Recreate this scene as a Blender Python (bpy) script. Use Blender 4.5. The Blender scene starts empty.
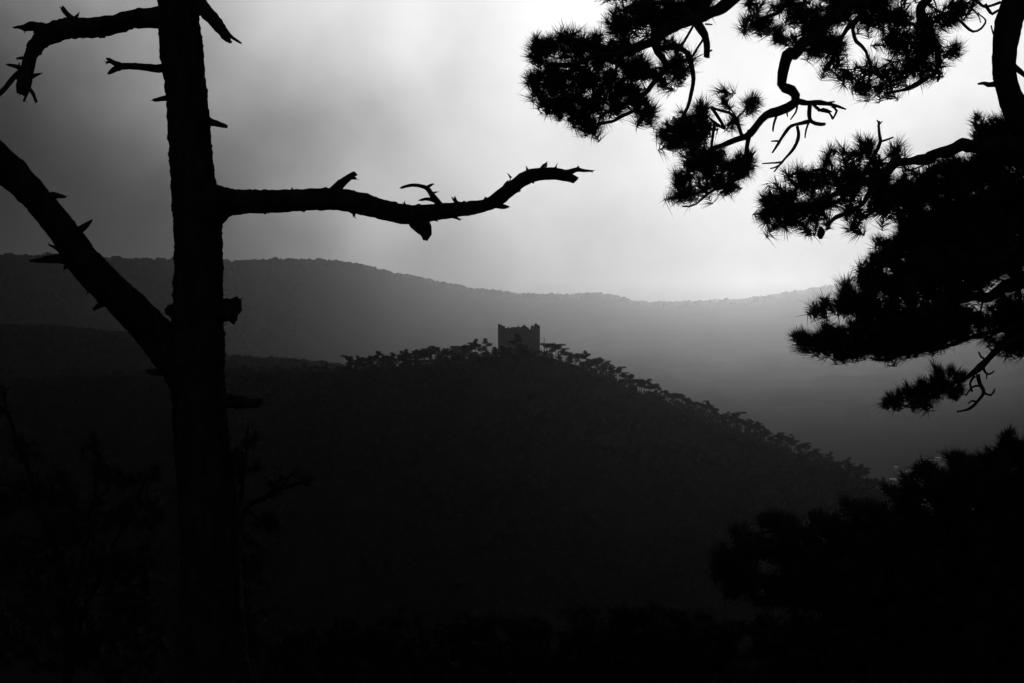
import bpy, math, random
import numpy as np
from mathutils import Vector, noise
random.seed(11)
rng = np.random.default_rng(11)
SC = bpy.context.scene
COL = SC.collection
R = math.radians

# ------------------------------------------------------------------ camera
W, H = 1024, 683
F = 1422.2                      # focal length in pixels (50 mm on 36 mm)
CAM_Z = 1.7
cam_d = bpy.data.cameras.new('camera')
cam_d.lens = 50; cam_d.sensor_width = 36
cam_d.clip_start = 0.1; cam_d.clip_end = 80000
cam = bpy.data.objects.new('camera', cam_d); COL.objects.link(cam)
cam.location = (0, 0, CAM_Z); cam.rotation_euler = (R(90), 0, 0)
SC.camera = cam

# ------------------------------------------------------------------ sky, sun, exposure
SUN_AZ, SUN_EL = 10.5, 9.5     # degrees right of the view axis, above the horizon
def direction(az, el):
    a, e = R(az), R(el)
    return Vector((math.sin(a)*math.cos(e), math.cos(a)*math.cos(e), math.sin(e)))
def pix_dir(px, py):
    return Vector((px-512, F, 341.5-py)).normalized()

SC.view_settings.view_transform = 'Standard'
SC.view_settings.look = 'None'
SC.view_settings.exposure = 0.0
SC.view_settings.gamma = 1.0
SC.view_settings.use_curve_mapping = False
SC.cycles.use_denoising = True
SC.cycles.volume_bounces = 1
SC.cycles.max_bounces = 6
SC.cycles.diffuse_bounces = 2
SC.cycles.transparent_max_bounces = 8

world = bpy.data.worlds.new('World'); SC.world = world
world.use_nodes = True
nt = world.node_tree; nt.nodes.clear()
def N(t, **kw):
    n = nt.nodes.new(t)
    for k, v in kw.items(): setattr(n, k, v)
    return n
def M(op, a, b=None, clamp=False):
    n = N('ShaderNodeMath', operation=op, use_clamp=clamp)
    for i, v in enumerate((a, b)):
        if v is None: continue
        if isinstance(v, (int, float)): n.inputs[i].default_value = v
        else: nt.links.new(v, n.inputs[i])
    return n.outputs[0]
tc = N('ShaderNodeTexCoord')
DIR = tc.outputs['Generated']
wn = N('ShaderNodeTexNoise'); wn.inputs['Scale'].default_value = 7.0; wn.inputs['Detail'].default_value = 4.0
nt.links.new(DIR, wn.inputs['Vector'])
wv = N('ShaderNodeVectorMath', operation='MULTIPLY_ADD')     # ragged cloud edges: directions pushed about a little
nt.links.new(wn.outputs['Color'], wv.inputs[0]); wv.inputs[1].default_value = (0.13,)*3; wv.inputs[2].default_value = (-0.065,)*3
wa = N('ShaderNodeVectorMath', operation='ADD'); nt.links.new(DIR, wa.inputs[0]); nt.links.new(wv.outputs[0], wa.inputs[1])
wz = N('ShaderNodeVectorMath', operation='NORMALIZE'); nt.links.new(wa.outputs[0], wz.inputs[0])
def lobe(d, sig_deg, amp):
    n = N('ShaderNodeVectorMath', operation='DOT_PRODUCT')
    nt.links.new(wz.outputs[0], n.inputs[0]); n.inputs[1].default_value = tuple(d)
    k = 1.0/R(sig_deg)**2
    return M('MULTIPLY', M('EXPONENT', M('MULTIPLY', M('SUBTRACT', n.outputs['Value'], 1.0), k)), amp)
# thick cloud lit through from behind: brightest round the hidden sun
LOBES = [(pix_dir(1064, 65), 4.01, 0.567), (pix_dir(111, -136), 4.01, 0.644), (pix_dir(547, -54), 5.62, 0.858), (pix_dir(887, 12), 4.59, 0.512), (pix_dir(362, 23), 4.74, 0.394), (pix_dir(507, 186), 4.05, 0.345)]
SKY_BASE = 0.0040
lum = SKY_BASE
BANK = (pix_dir(467, 112), 2.57, 0.273)      # a darker bank of cloud
BACK_FILL = (Vector((0, -1, 0.3)).normalized(), 45.0, 0.05)   # unseen glow added behind us to lift the castle front
for d_, s_, a_ in LOBES+[BACK_FILL]: lum = M('ADD', lobe(d_, s_, a_), lum)
lum = M('MULTIPLY', lum, M('SUBTRACT', 1.0, lobe(*BANK)))
# uneven cloud thickness
nz = N('ShaderNodeTexNoise'); nz.inputs['Scale'].default_value = 5.0
nz.inputs['Detail'].default_value = 5.0; nz.inputs['Roughness'].default_value = 0.45
nz.inputs['Distortion'].default_value = 0.6
nt.links.new(DIR, nz.inputs['Vector'])
cl = M('ADD', M('MULTIPLY', nz.outputs['Fac'], 0.9), 0.55)
lum = M('MULTIPLY', lum, cl)
sky = N('ShaderNodeTexSky', sky_type='NISHITA')
sky.sun_disc = False; sky.sun_elevation = R(SUN_EL); sky.sun_rotation = R(SUN_AZ)
sky.air_density = 1.0; sky.dust_density = 3.0
bw = N('ShaderNodeRGBToBW'); nt.links.new(sky.outputs[0], bw.inputs[0])
# the clear sky hardly comes through the cloud; the background strength stays at 0.1
SKY_STRENGTH = 0.1
tot = M('ADD', M('MULTIPLY', bw.outputs[0], 0.004), M('MULTIPLY', lum, 1.0/SKY_STRENGTH))
bg = N('ShaderNodeBackground'); bg.inputs['Strength'].default_value = SKY_STRENGTH
nt.links.new(tot, bg.inputs['Color'])
wo = N('ShaderNodeOutputWorld'); nt.links.new(bg.outputs[0], wo.inputs['Surface'])

sd = bpy.data.lights.new('sun', 'SUN'); sd.energy = 0.5; sd.angle = R(10); sd.color = (1, 1, 1)
sun = bpy.data.objects.new('sun', sd); COL.objects.link(sun)
sun.rotation_euler = direction(SUN_AZ, SUN_EL).to_track_quat('Z', 'Y').to_euler()

HAZE_DENSITY = 3.0e-5
HAZE_G = 0.9

# ------------------------------------------------------------------ helpers
def U(px, py, d):
    """point at distance d along the view axis that shows at this pixel"""
    return Vector(((px-512)*d/F, d, CAM_Z + (341.5-py)*d/F))

def material(name, lo, hi, scale, rough=0.9, bump=0.0, metallic=0.0, spec=0.0, stretch=None):
    m = bpy.data.materials.new(name); m.use_nodes = True
    t = m.node_tree; b = t.nodes['Principled BSDF']
    c = t.nodes.new('ShaderNodeTexCoord'); n = t.nodes.new('ShaderNodeTexNoise')
    n.inputs['Scale'].default_value = scale; n.inputs['Detail'].default_value = 6
    src = c.outputs['Object']
    if stretch:
        mp = t.nodes.new('ShaderNodeMapping'); mp.inputs['Scale'].default_value = stretch
        t.links.new(src, mp.inputs['Vector']); src = mp.outputs['Vector']
    t.links.new(src, n.inputs['Vector'])
    r = t.nodes.new('ShaderNodeValToRGB')
    r.color_ramp.elements[0].position = 0.35; r.color_ramp.elements[0].color = (lo, lo, lo, 1)
    r.color_ramp.elements[1].position = 0.65; r.color_ramp.elements[1].color = (hi, hi, hi, 1)
    t.links.new(n.outputs['Fac'], r.inputs['Fac']); t.links.new(r.outputs[0], b.inputs['Base Color'])
    b.inputs['Roughness'].default_value = rough; b.inputs['Metallic'].default_value = metallic
    b.inputs['Specular IOR Level'].default_value = spec
    if bump:
        bp = t.nodes.new('ShaderNodeBump'); bp.inputs['Strength'].default_value = bump
        t.links.new(n.outputs['Fac'], bp.inputs['Height']); t.links.new(bp.outputs[0], b.inputs['Normal'])
    return m

M_BARK = material('pine_bark', 0.02, 0.045, 14, bump=0.6, stretch=(1, 1, 0.35))
M_DEAD = material('dead_bark', 0.02, 0.05, 16, bump=0.6, stretch=(1, 1, 0.3))
M_NEEDLE = material('pine_needles', 0.035, 0.06, 3, rough=0.7)
M_FOREST = material('forest_foliage', 0.028, 0.05, 0.3, rough=0.9)
M_HILL = material('forest_floor', 0.022, 0.04, 0.05, rough=1.0)
M_FAR = material('far_slope', 0.03, 0.045, 0.002, rough=1.0)
M_GROUND = material('ground_soil', 0.03, 0.06, 1.5, rough=1.0, bump=0.4)
M_GRASS = material('dry_grass', 0.04, 0.08, 2.0)
M_STONE = material('ruin_stone', 0.34, 0.45, 0.9, rough=0.95, bump=0.4)
M_PLASTER = material('house_plaster', 0.6, 0.75, 0.4)
M_ROOF = material('house_roof', 0.35, 0.5, 0.5, rough=0.45, spec=0.5, metallic=0.25)
M_TILE = material('roof_tiles', 0.12, 0.2, 0.5)
M_WINDOW = material('window_glass', 0.03, 0.05, 0.5, rough=0.1, spec=0.6)
M_POLE = material('weathered_wood', 0.05, 0.1, 2)

class MB:
    def __init__(s): s.v = []; s.f = []; s.nv = 0; s.nf = []
    def add(s, verts, faces):
        o = len(s.v); s.v += [tuple(p) for p in verts]; s.f += [tuple(i+o for i in q) for q in faces]
    def build(s, name, mat, parent=None, smooth=True):
        me = bpy.data.meshes.new(name); me.from_pydata(s.v, [], s.f); me.update()
        if smooth: me.polygons.foreach_set('use_smooth', [True]*len(me.polygons))
        return link(name, me, mat, parent)

def link(name, me, mat, parent=None):
    if mat: me.materials.append(mat)
    o = bpy.data.objects.new(name, me); COL.objects.link(o)
    if parent is not None:
        o.parent = parent
        base = parent
        off = Vector((0, 0, 0))
        while base is not None:
            off += base.location; base = base.parent
        o.location = -off        # geometry is given in world coordinates
    return o

def tri_mesh(name, V, T):
    """numpy vertices (n,3) and triangles (m,3) -> mesh"""
    me = bpy.data.meshes.new(name)
    me.vertices.add(len(V)); me.vertices.foreach_set('co', V.astype(np.float32).ravel())
    me.loops.add(3*len(T)); me.loops.foreach_set('vertex_index', T.astype(np.int32).ravel())
    me.polygons.add(len(T)); me.polygons.foreach_set('loop_start', np.arange(0, 3*len(T), 3, dtype=np.int32))
    me.update(calc_edges=True); me.validate()
    return me

def tag(o, label=None, cat=None, group=None, kind=None):
    if label: o['label'] = label
    if cat: o['category'] = cat
    if group: o['group'] = group
    if kind: o['kind'] = kind
    return o

def empty(name, loc, label, cat, group=None):
    o = bpy.data.objects.new(name, None); o.location = loc; COL.objects.link(o)
    o.empty_display_size = 0.2
    return tag(o, label, cat, group)

def catmull(P, seg):
    """P: list of (Vector, radius); resample along a Catmull-Rom spline"""
    if len(P) == 2:
        P = [P[0], ((P[0][0]+P[1][0])/2, (P[0][1]+P[1][1])/2), P[1]]
    out = []
    for i in range(len(P)-1):
        p0 = P[max(i-1, 0)]; p1 = P[i]; p2 = P[i+1]; p3 = P[min(i+2, len(P)-1)]
        n = max(1, int((p2[0]-p1[0]).length/seg))
        for k in range(n):
            t = k/n
            def cr(a, b, c, d): return 0.5*((2*b)+(c-a)*t+(2*a-5*b+4*c-d)*t*t+(3*b-a-3*c+d)*t**3)
            out.append((cr(p0[0], p1[0], p2[0], p3[0]), p1[1]+(p2[1]-p1[1])*t))
    out.append(P[-1])
    return out

def tube(mb, P, sides=10, rough=0.0, freq=20.0, seg=None, jag=0.0, wob=0.0):
    """tapered rough tube along world points with radii; returns its centre line"""
    rmean = sum(p[1] for p in P)/len(P)
    C = catmull(P, seg or max(rmean*0.9, 0.012))
    if wob:
        C = [(c+Vector((noise.noise(c*9), noise.noise(c*9+Vector((7, 0, 0))), noise.noise(c*9+Vector((0, 9, 0)))))*wob*(0.5+40*r)*min(1, 4*i/len(C)), r*(1+0.35*noise.noise(c*14+Vector((3, 3, 3))))) for i, (c, r) in enumerate(C)]
    verts = []; faces = []
    t0 = (C[1][0]-C[0][0]).normalized()
    nrm = t0.orthogonal().normalized()
    for i, (c, r) in enumerate(C):
        a = C[max(i-1, 0)][0]; b = C[min(i+1, len(C)-1)][0]
        t = (b-a).normalized() if (b-a).length > 1e-9 else t0
        nrm = (nrm - t*nrm.dot(t)).normalized(); bn = t.cross(nrm)
        for k in range(sides):
            an = 2*math.pi*k/sides
            q = nrm*math.cos(an)+bn*math.sin(an)
            p = c+q*r
            if rough:
                s = noise.noise(p*freq)*0.6+noise.noise(p*freq*6.5)*0.22+noise.noise(p*freq*2.7)*0.4+noise.noise(p*freq*0.3)*0.3
                p = c+q*(r*(1+rough*s)+0.15*rough*r)
            if jag and i >= len(C)-1:
                p += t*random.uniform(-jag, jag)*r
            verts.append(p)
    n = len(C)
    for i in range(n-1):
        for k in range(sides):
            k2 = (k+1) % sides
            faces.append((i*sides+k, i*sides+k2, (i+1)*sides+k2, (i+1)*sides+k))
    verts.append(C[0][0]); verts.append(C[-1][0]+(C[-1][0]-C[-2][0]).normalized()*C[-1][1]*0.5)
    for k in range(sides):
        k2 = (k+1) % sides
        faces.append((n*sides, k2, k)); faces.append((n*sides+1, (n-1)*sides+k, (n-1)*sides+k2))
    mb.add(verts, faces)
    return C

def pp(pts, d=8.0):
    """pixel path (px, py, half width px[, depth offset m]) -> world path"""
    out = []
    for q in pts:
        dd = d+(q[3] if len(q) > 3 else 0)
        out.append((U(q[0], q[1], dd), q[2]*dd/F))
    return out

def lump(mb, c, r, rough=0.3, n=10):
    verts = [c+Vector((0, 0, r[2]))]; faces = []
    for i in range(1, n):
        th = math.pi*i/n
        for k in range(2*n):
            ph = math.pi*k/n
            q = Vector((math.sin(th)*math.cos(ph), math.sin(th)*math.sin(ph), math.cos(th)))
            s = 1+rough*noise.noise(c*3+q*2.2)
            verts.append(c+Vector((q.x*r[0], q.y*r[1], q.z*r[2]))*s)
    verts.append(c-Vector((0, 0, r[2])))
    m = 2*n
    for k in range(m): faces.append((0, 1+k, 1+(k+1) % m))
    for i in range(n-2):
        for k in range(m):
            a = 1+i*m; faces.append((a+k, a+m+k, a+m+(k+1) % m, a+(k+1) % m))
    e = len(verts)-1; a = 1+(n-2)*m
    for k in range(m): faces.append((e, a+(k+1) % m, a+k))
    mb.add(verts, faces)

# ------------------------------------------------------------------ the lie of the land
VALLEY = -140.0
def fbm(x, y, s, seed=0.0, octs=4):
    v = 0; a = 1
    for o in range(octs):
        v += a*noise.noise(Vector((x/s, y/s, seed+o*7.3))); s *= 0.5; a *= 0.5
    return v
def smooth(a, b, x):
    t = min(max((x-a)/(b-a), 0), 1); return t*t*(3-2*t)
def ground_z(x, y):
    r = math.hypot(x, y)
    if r < 9.0: z = -0.085*r
    else:
        z = -0.765-0.52*(math.sqrt((r-9)**2+1.0)-1.0)
        z = max(z, -110.0)
        if z <= -110: z = -110-(abs(VALLEY)-110)*smooth(260, 1450, r)
    z += 0.10*fbm(x, y, 2.2, 1.0)*smooth(2.5, 6, r) + min(r*0.012, 12)*fbm(x, y, 160, 4.0)*smooth(60, 300, r)
    return z

def grid_mesh(name, rows, mat, wrap=False):
    nr = len(rows); nc = len(rows[0]); V = [p for r_ in rows for p in r_]; fs = []
    for i in range(nr-1):
        for k in range(nc if wrap else nc-1):
            k2 = (k+1) % nc
            fs.append((i*nc+k, i*nc+k2, (i+1)*nc+k2, (i+1)*nc+k))
    me = bpy.data.meshes.new(name); me.from_pydata([tuple(v) for v in V], [], fs); me.update()
    me.polygons.foreach_set('use_smooth', [True]*len(fs))
    return link(name, me, mat)

rows = []
radii = [0.02]+[0.5*1.5**i for i in range(4)]+[3+0.5*i for i in range(18)]+[12*1.12**i for i in range(68)]
radii = [r for r in radii if r < 14800]+[14800]
for r in radii:
    rows.append([Vector((r*math.sin(a), r*math.cos(a), ground_z(r*math.sin(a), r*math.cos(a))))
                 for a in [2*math.pi*k/180 for k in range(180)]])
tag(grid_mesh('ground', rows, M_GROUND, wrap=True), kind='structure')

def interp(tab, x):
    if x <= tab[0][0]: return tab[0][1:]
    for a, b in zip(tab, tab[1:]):
        if x <= b[0]:
            t = (x-a[0])/(b[0]-a[0]); t = t*t*(3-2*t)*0.5+t*0.5
            return [p+(q-p)*t for p, q in zip(a[1:], b[1:])]
    return tab[-1][1:]

# castle hill: bare crest (pixel, pixel, distance), crowns come on top
CREST = [(-420, 430, 900), (-200, 404, 860), (100, 376, 780), (230, 371, 720), (300, 371, 670), (345, 370, 630), (400, 366, 612), (450, 361, 606),
         (490, 355, 602), (520, 350, 600), (550, 357, 600), (575, 365, 600), (600, 374, 600), (640, 393, 597),
         (700, 414, 590), (740, 431, 585), (780, 447, 580), (840, 471, 570), (885, 492, 562), (930, 518, 555), (1000, 565, 548), (1100, 640, 540), (1300, 800, 530)]
CREST_W = [tuple(U(a, b, c)) for a, b, c in CREST]
def hill_z(x, y):
    yc, zc = interp(CREST_W, x)
    t = y-yc
    s = 0.50 if t < 0 else 0.6
    z = zc - s*(math.sqrt(t*t+64)-8)
    w = smooth(4, 40, abs(t))
    z += 5.0*w*fbm(x, y, 60, 2.0)+0.5*fbm(x, y, 12, 3.0)*min(1, 0.3+w)
    return z
rows = []
for j in range(120):
    y = 270+j*6.0
    rows.append([Vector((x, y, hill_z(x, y))) for x in [-560+6.0*i for i in range(157)]])
tag(grid_mesh('castle_hill', rows, M_HILL), kind='structure')

# the wooded ridge on the left, about twice as far as the castle
LR = [(-700, 320, 1500), (-300, 319, 1450), (0, 326, 1400), (60, 327, 1380), (123, 333, 1350), (180, 345, 1330), (228, 357, 1300), (270, 359, 1290),
      (300, 361, 1280), (330, 364, 1270), (380, 374, 1260), (460, 392, 1250), (560, 420, 1240), (700, 470, 1230), (850, 560, 1220)]
LR_W = [tuple(U(a, b+2, c)) for a, b, c in LR]
def lr_z(x, y):
    yc, zc = interp(LR_W, x); t = y-yc
    z = zc-0.45*(math.sqrt(t*t+400)-20)
    return z+10*smooth(15, 120, abs(t))*fbm(x, y, 150, 9.0)+1.0*fbm(x, y, 25, 8.0)
rows = []
for j in range(90):
    y = 800+j*13.0
    rows.append([Vector((x, y, lr_z(x, y))) for x in [-1280+14.0*i for i in range(115)]])
tag(grid_mesh('wooded_ridge', rows, M_HILL), kind='structure')

# the long far ridge
FR = [(-900, 285, 2600), (-400, 268, 2600), (-100, 258, 2600), (0, 256, 2700), (60, 256, 3000), (120, 258, 3500), (170, 259, 4100), (230, 260, 5000), (280, 259, 5900),
      (325, 259, 7200), (350, 262, 8500), (400, 272, 11500), (440, 281, 12500), (480, 288, 12800), (520, 292.5, 12600), (560, 293, 12300), (600, 292, 11800), (615, 294, 11500),
      (635, 300, 11200), (660, 301.5, 10900), (700, 300, 10600), (740, 298.5, 10500), (770, 294.5, 10400), (800, 289, 10300), (840, 283, 10200),
      (870, 280, 10200), (900, 278, 10200), (1000, 270, 9800), (1150, 262, 9300), (1400, 262, 9000), (1900, 275, 9000)]
FOOT = 1530.0
def far_point(px, t):
    py, D = interp(FR, px)
    c = U(px, py+1.6-1.1*noise.noise(Vector((px/17, 0.5, 4)))-0.9*noise.noise(Vector((px/6, 0.5, 9))), D)
    foot_d = FOOT*(1+0.1*noise.noise(Vector((px/150, 3.3, 0))))
    zf = VALLEY-12
    if t <= 1:
        d = foot_d+(D-foot_d)*t
        z = zf+(c.z-zf)*(t**3.5)
    else:
        d = D+(t-1)*3000; z = c.z-(t-1)*1400
    p = U(px, 341.5, d); p.z = z
    env = min(1, 4*t)*min(1, abs(1-t)*5)
    rid = 0.5-abs(noise.noise(Vector((px/110+t*0.6, t*1.3, 5.0))))
    rel = min(1, D/13000)**1.3
    p.z += rel*env*(75*rid*(0.4+t)+28*noise.noise(Vector((px/35, t*7, 2.0)))+12*noise.noise(Vector((px/14, t*15, 8.0))))
    p.z += rel*5*noise.noise(Vector((px/9, t*30, 1.0)))*min(1, 4*t)
    return p
rows = [[far_point(px, j/60) for px in range(-900, 1901, 7)] for j in range(72)]
tag(grid_mesh('far_ridge', rows, M_FAR), kind='structure')

# ------------------------------------------------------------------ haze
x0, x1, z0, z1 = -15000, 15000, -330, 640
zs = MB()
zs.add([(x, y, z) for z in (z0, z1) for x, y in ((x0, x0), (x1, x0), (x1, x1), (x0, x1))],
       [(0, 3, 2, 1), (4, 5, 6, 7), (0, 1, 5, 4), (1, 2, 6, 5), (2, 3, 7, 6), (3, 0, 4, 7)])
mh = bpy.data.materials.new('haze_air'); mh.use_nodes = True
t = mh.node_tree; t.nodes.clear()
pv = t.nodes.new('ShaderNodeVolumePrincipled')
pv.inputs['Color'].default_value = (0.95, 0.95, 0.95, 1); pv.inputs['Density'].default_value = HAZE_DENSITY
pv.inputs['Anisotropy'].default_value = HAZE_G
pv.inputs['Density Attribute'].default_value = ''
mo = t.nodes.new('ShaderNodeOutputMaterial'); t.links.new(pv.outputs[0], mo.inputs['Volume'])
try: mh.cycles.homogeneous_volume = True
except Exception: pass
tag(zs.build('haze', mh, smooth=False), kind='stuff')

# ------------------------------------------------------------------ far woods (stuff)
def leaf_cloud(C, RAD, n, size, flat=1.0):
    """n random triangles in each ellipsoid: centres C (k,3), radii RAD (k,3)"""
    k = len(C)
    q = rng.normal(size=(k, n, 3)); q /= np.linalg.norm(q, axis=2, keepdims=True)
    q *= rng.uniform(0.45, 1.0, (k, n, 1))
    P = C[:, None, :]+q*RAD[:, None, :]
    P = P.reshape(-1, 3)
    s = np.repeat(size, n)[:, None] if np.ndim(size) else size
    V = np.stack([P+rng.normal(size=P.shape)*s*np.array([1, 1, flat]) for _ in range(3)], 1).reshape(-1, 3)
    return V, np.arange(len(V)).reshape(-1, 3)

def dome(n_seg=6):
    V = [(0, 0, 1)]; T = []
    for i, (rr, z) in enumerate(((0.6, 0.8), (1.0, 0.25), (0.9, -0.4))):
        for k in range(n_seg):
            a = 2*math.pi*(k+0.5*i)/n_seg; V.append((rr*math.cos(a), rr*math.sin(a), z))
    for k in range(n_seg): T.append((0, 1+k, 1+(k+1) % n_seg))
    for i in range(2):
        for k in range(n_seg):
            a = 1+i*n_seg+k; b = 1+i*n_seg+(k+1) % n_seg; c = a+n_seg; d = b+n_seg
            T += [(a, c, d), (a, d, b)]
    return np.array(V, float), np.array(T)
DV, DT = dome()
def domes(C, S):
    V = DV[None]*S[:, None, :]*(1+rng.normal(0, 0.14, (len(C), len(DV), 1)))+C[:, None, :]
    T = DT[None]+(np.arange(len(C))*len(DV))[:, None, None]
    return V.reshape(-1, 3), T.reshape(-1, 3)

C = []; S = []
for i in range(13000):
    px = random.uniform(-150, 1150); t_ = 1-abs(random.gauss(0, 0.012))
    if i > 7000: px = random.uniform(-150, 300); t_ = random.uniform(0.45, 1.0)
    p = far_point(px, t_); q = (p.y/18000)
    s = random.uniform(6, 14)*(0.4+0.9*q)*(1 if random.random() < 0.93 else 1.5)
    C.append((p.x, p.y, p.z+s*0.2)); S.append((s, s, s*random.uniform(0.6, 0.95)))
V, T = domes(np.array(C), np.array(S))
tag(link('far_forest', tri_mesh('far_forest', V, T), M_FOREST), 'hazy far off wood covering the long ridge behind the castle', 'forest', kind='stuff')
C = []; S = []
for i in range(5200):
    px = random.uniform(-120, 720)
    d_ = interp(LR, px)[1]-abs(random.gauss(0, 30)) + 8 if i < 2200 else random.uniform(950, 1400)
    x = (px-512)*d_/F; s = random.uniform(1.6, 3.4)
    C.append((x, d_, lr_z(x, d_)+s*0.3)); S.append((s, s, s*random.uniform(0.7, 1.1)))
V, T = domes(np.array(C), np.array(S))
V2, T2 = leaf_cloud(np.array(C), np.array(S)*1.1, 10, 0.45)
tag(link('ridge_forest', tri_mesh('ridge_forest', np.vstack([V, V2]), np.vstack([T, T2+len(V)])), M_FOREST),
    'dark wood on the low ridge left of the castle hill', 'forest', kind='stuff')

# ------------------------------------------------------------------ umbrella pines on the castle hill
def pine_template(h, kind):
    """returns trunk mesh, crown mesh at the origin; h = height in m"""
    mb = MB()
    lean = Vector((random.uniform(-.5, .5), random.uniform(-.4, .4), 0))
    top = Vector((lean.x, lean.y, h*0.9))
    path = [(Vector((0, 0, -1.2)), 0.17), (Vector((lean.x*0.2, lean.y*0.2, h*0.35)), 0.13), (Vector((lean.x*0.8+random.uniform(-.2, .2), lean.y*0.8, h*0.65)), 0.10), (top, 0.04)]
    tube(mb, path, 6, seg=0.5)
    pads = []
    npad = {'flat': 8, 'tier': 8, 'round': 8, 'sparse': 5}[kind]
    for i in range(npad):
        a = random.uniform(0, 6.28)
        if kind == 'flat': z = h*random.uniform(0.70, 0.97); rr = random.uniform(0.3, 2.5); rx = random.uniform(0.9, 1.6); rz = random.uniform(.32, .62)
        elif kind == 'tier': z = h*(0.45+0.55*i/npad); rr = random.uniform(0.5, 1.8)*(1.15-0.75*i/npad); rx = random.uniform(0.8, 1.4); rz = random.uniform(.45, .75)
        elif kind == 'round': z = h*random.uniform(0.5, 0.97); rr = random.uniform(0.1, 1.5)*(1.25-z/h*0.8); rx = random.uniform(1.0, 1.6); rz = random.uniform(.6, .9)
        else: z = h*random.uniform(0.6, 1.0); rr = random.uniform(0.4, 1.8); rx = random.uniform(0.7, 1.1); rz = random.uniform(.35, .65)
        c = Vector((top.x*z/h+rr*math.cos(a), top.y*z/h+rr*math.sin(a), z))
        pads.append((c, rx, rz))
        b = Vector((top.x*0.8*z/h, top.y*0.8*z/h, z-0.25*rr-0.3))
        tube(mb, [(b, 0.06), ((b+c)/2+Vector((0, 0, 0.05)), 0.045), (c, 0.025)], 4, seg=0.5)
    me1 = bpy.data.meshes.new('trunk'); me1.from_pydata(mb.v, [], mb.f); me1.update(); me1.materials.append(M_BARK)
    C = np.array([tuple(p[0]) for p in pads]); S = np.array([(p[1], p[1], p[2]) for p in pads])
    V, T = leaf_cloud(C, S, 200, 0.12, 0.7)
    V2, T2 = domes(C, S*0.62)
    me2 = tri_mesh('crown', np.vstack([V, V2]), np.vstack([T, T2+len(V)])); me2.materials.append(M_FOREST)
    return me1, me2
TEMPL = {k: [pine_template(hh, k) for hh in hs] for k, hs in
         {'flat': (6.2, 5.2, 5.8), 'tier': (6.8, 6.0), 'round': (5.2, 4.6), 'sparse': (6.4, 5.4)}.items()}

def plant(px, dy, kind, idx, sc, label, group):
    """pine on the castle hill, dy metres behind (+) or before (-) the crest"""
    d = interp([(a, c) for a, b, c in CREST], px)[0]+dy
    x = (px-512)*d/F
    z = hill_z(x, d)
    t_ = empty('pine_tree', (x, d, z), label, 'tree', group)
    t_.rotation_euler = (0, 0, random.uniform(0, 6.28)); t_.scale = (sc*random.uniform(0.9, 1.15),)*2+(sc,)
    ms = TEMPL[kind][idx % len(TEMPL[kind])]
    for nm, me in zip(('trunk', 'crown'), ms):
        o = bpy.data.objects.new(nm, me); COL.objects.link(o); o.parent = t_
    return t_

STRETCH = [  # px from, px to, step, where, group
    (347, 396, 5.2, 'on the far left end of the castle hill crest', 'pines on the left end of the crest'),
    (399, 449, 4.6, 'on the crest left of the flat little building', 'pines left of the little building'),
    (464, 476, 5.0, 'between the flat little building and the castle ruin', 'pines between building and castle'),
    (548, 598, 5.0, 'on the hill shoulder just right of the castle ruin', 'pines right of the castle'),
    (602, 662, 4.6, 'on the upper right slope of the castle hill', 'pines on the upper right slope'),
    (666, 760, 4.6, 'halfway down the right skyline of the castle hill', 'pines halfway down the right skyline'),
    (764, 884, 4.8, 'near the low right end of the castle hill skyline', 'pines on the low right end of the skyline')]
KW = {'flat': 'flat topped pine', 'tier': 'tiered pine', 'round': 'bushy pine', 'sparse': 'thin airy pine'}
for a, b, st, where, grp in STRETCH:
    px = a
    hs = 1.0 if a < 665 else 0.86
    while px <= b:
        kind = random.choices(['flat', 'tier', 'round', 'sparse'], [4, 3, 2, 2])[0]
        plant(px+random.uniform(-1.5, 1.5), random.uniform(-4, 6), kind, random.randrange(3), hs*random.uniform(0.8, 1.2), f'{KW[kind]} {where}', grp)
        if random.random() < 0.75:
            kind = random.choice(['flat', 'round', 'tier'])
            plant(px+random.uniform(-3, 3), random.uniform(-16, -6), kind, random.randrange(3), hs*random.uniform(0.7, 0.95),
                  f'{KW[kind]} {where}, under the skyline', grp+' below the skyline')
        px += 0.66*st*random.uniform(0.7, 1.3)
# single trees that stand out
plant(486, -3, 'tier', 0, 1.12, 'tallest tiered pine beside the left corner of the castle ruin', None)
plant(481, -6, 'flat', 1, 0.9, 'low flat pine left of the tall tiered pine by the castle', None)
plant(495, -5, 'round', 1, 0.85, 'small bushy pine at the foot of the left castle corner', None)
for k, (px, dy, kd, sc, lb) in enumerate([
        (504, -14, 'round', 1.2, 'bushy pine hiding the left foot of the castle wall'),
        (511, -16, 'flat', 1.3, 'flat crowned pine before the left half of the castle wall'),
        (517, -13, 'tier', 1.55, 'tiered pine in the middle before the castle wall, tallest there'),
        (524, -15, 'round', 1.5, 'bushy pine right of the middle before the castle wall'),
        (530, -17, 'flat', 1.05, 'low flat pine under the dark slit in the castle wall'),
        (537, -16, 'round', 0.8, 'small bushy pine at the right foot of the castle wall'),
        (508, -18, 'round', 1.25, 'bushy pine just left of the middle before the castle wall'),
        (521, -17, 'tier', 1.3, 'tiered pine beside the tallest one before the castle wall'),
        (451, -9, 'flat', 1.15, 'flat topped pine covering the left corner of the flat little building'),
        (457, -14, 'round', 1.3, 'bushy pine in front of the flat little building'),
        (463, -8, 'tier', 1.15, 'tiered pine covering the right corner of the flat little building'),
        (602, -2, 'flat', 1.15, 'largest flat topped pine on the slope right of the castle'),
        (736, 0, 'flat', 1.2, 'wide flat topped pine standing out halfway down the right skyline')]):
    plant(px, dy, kd, k, sc, lb, None)

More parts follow.
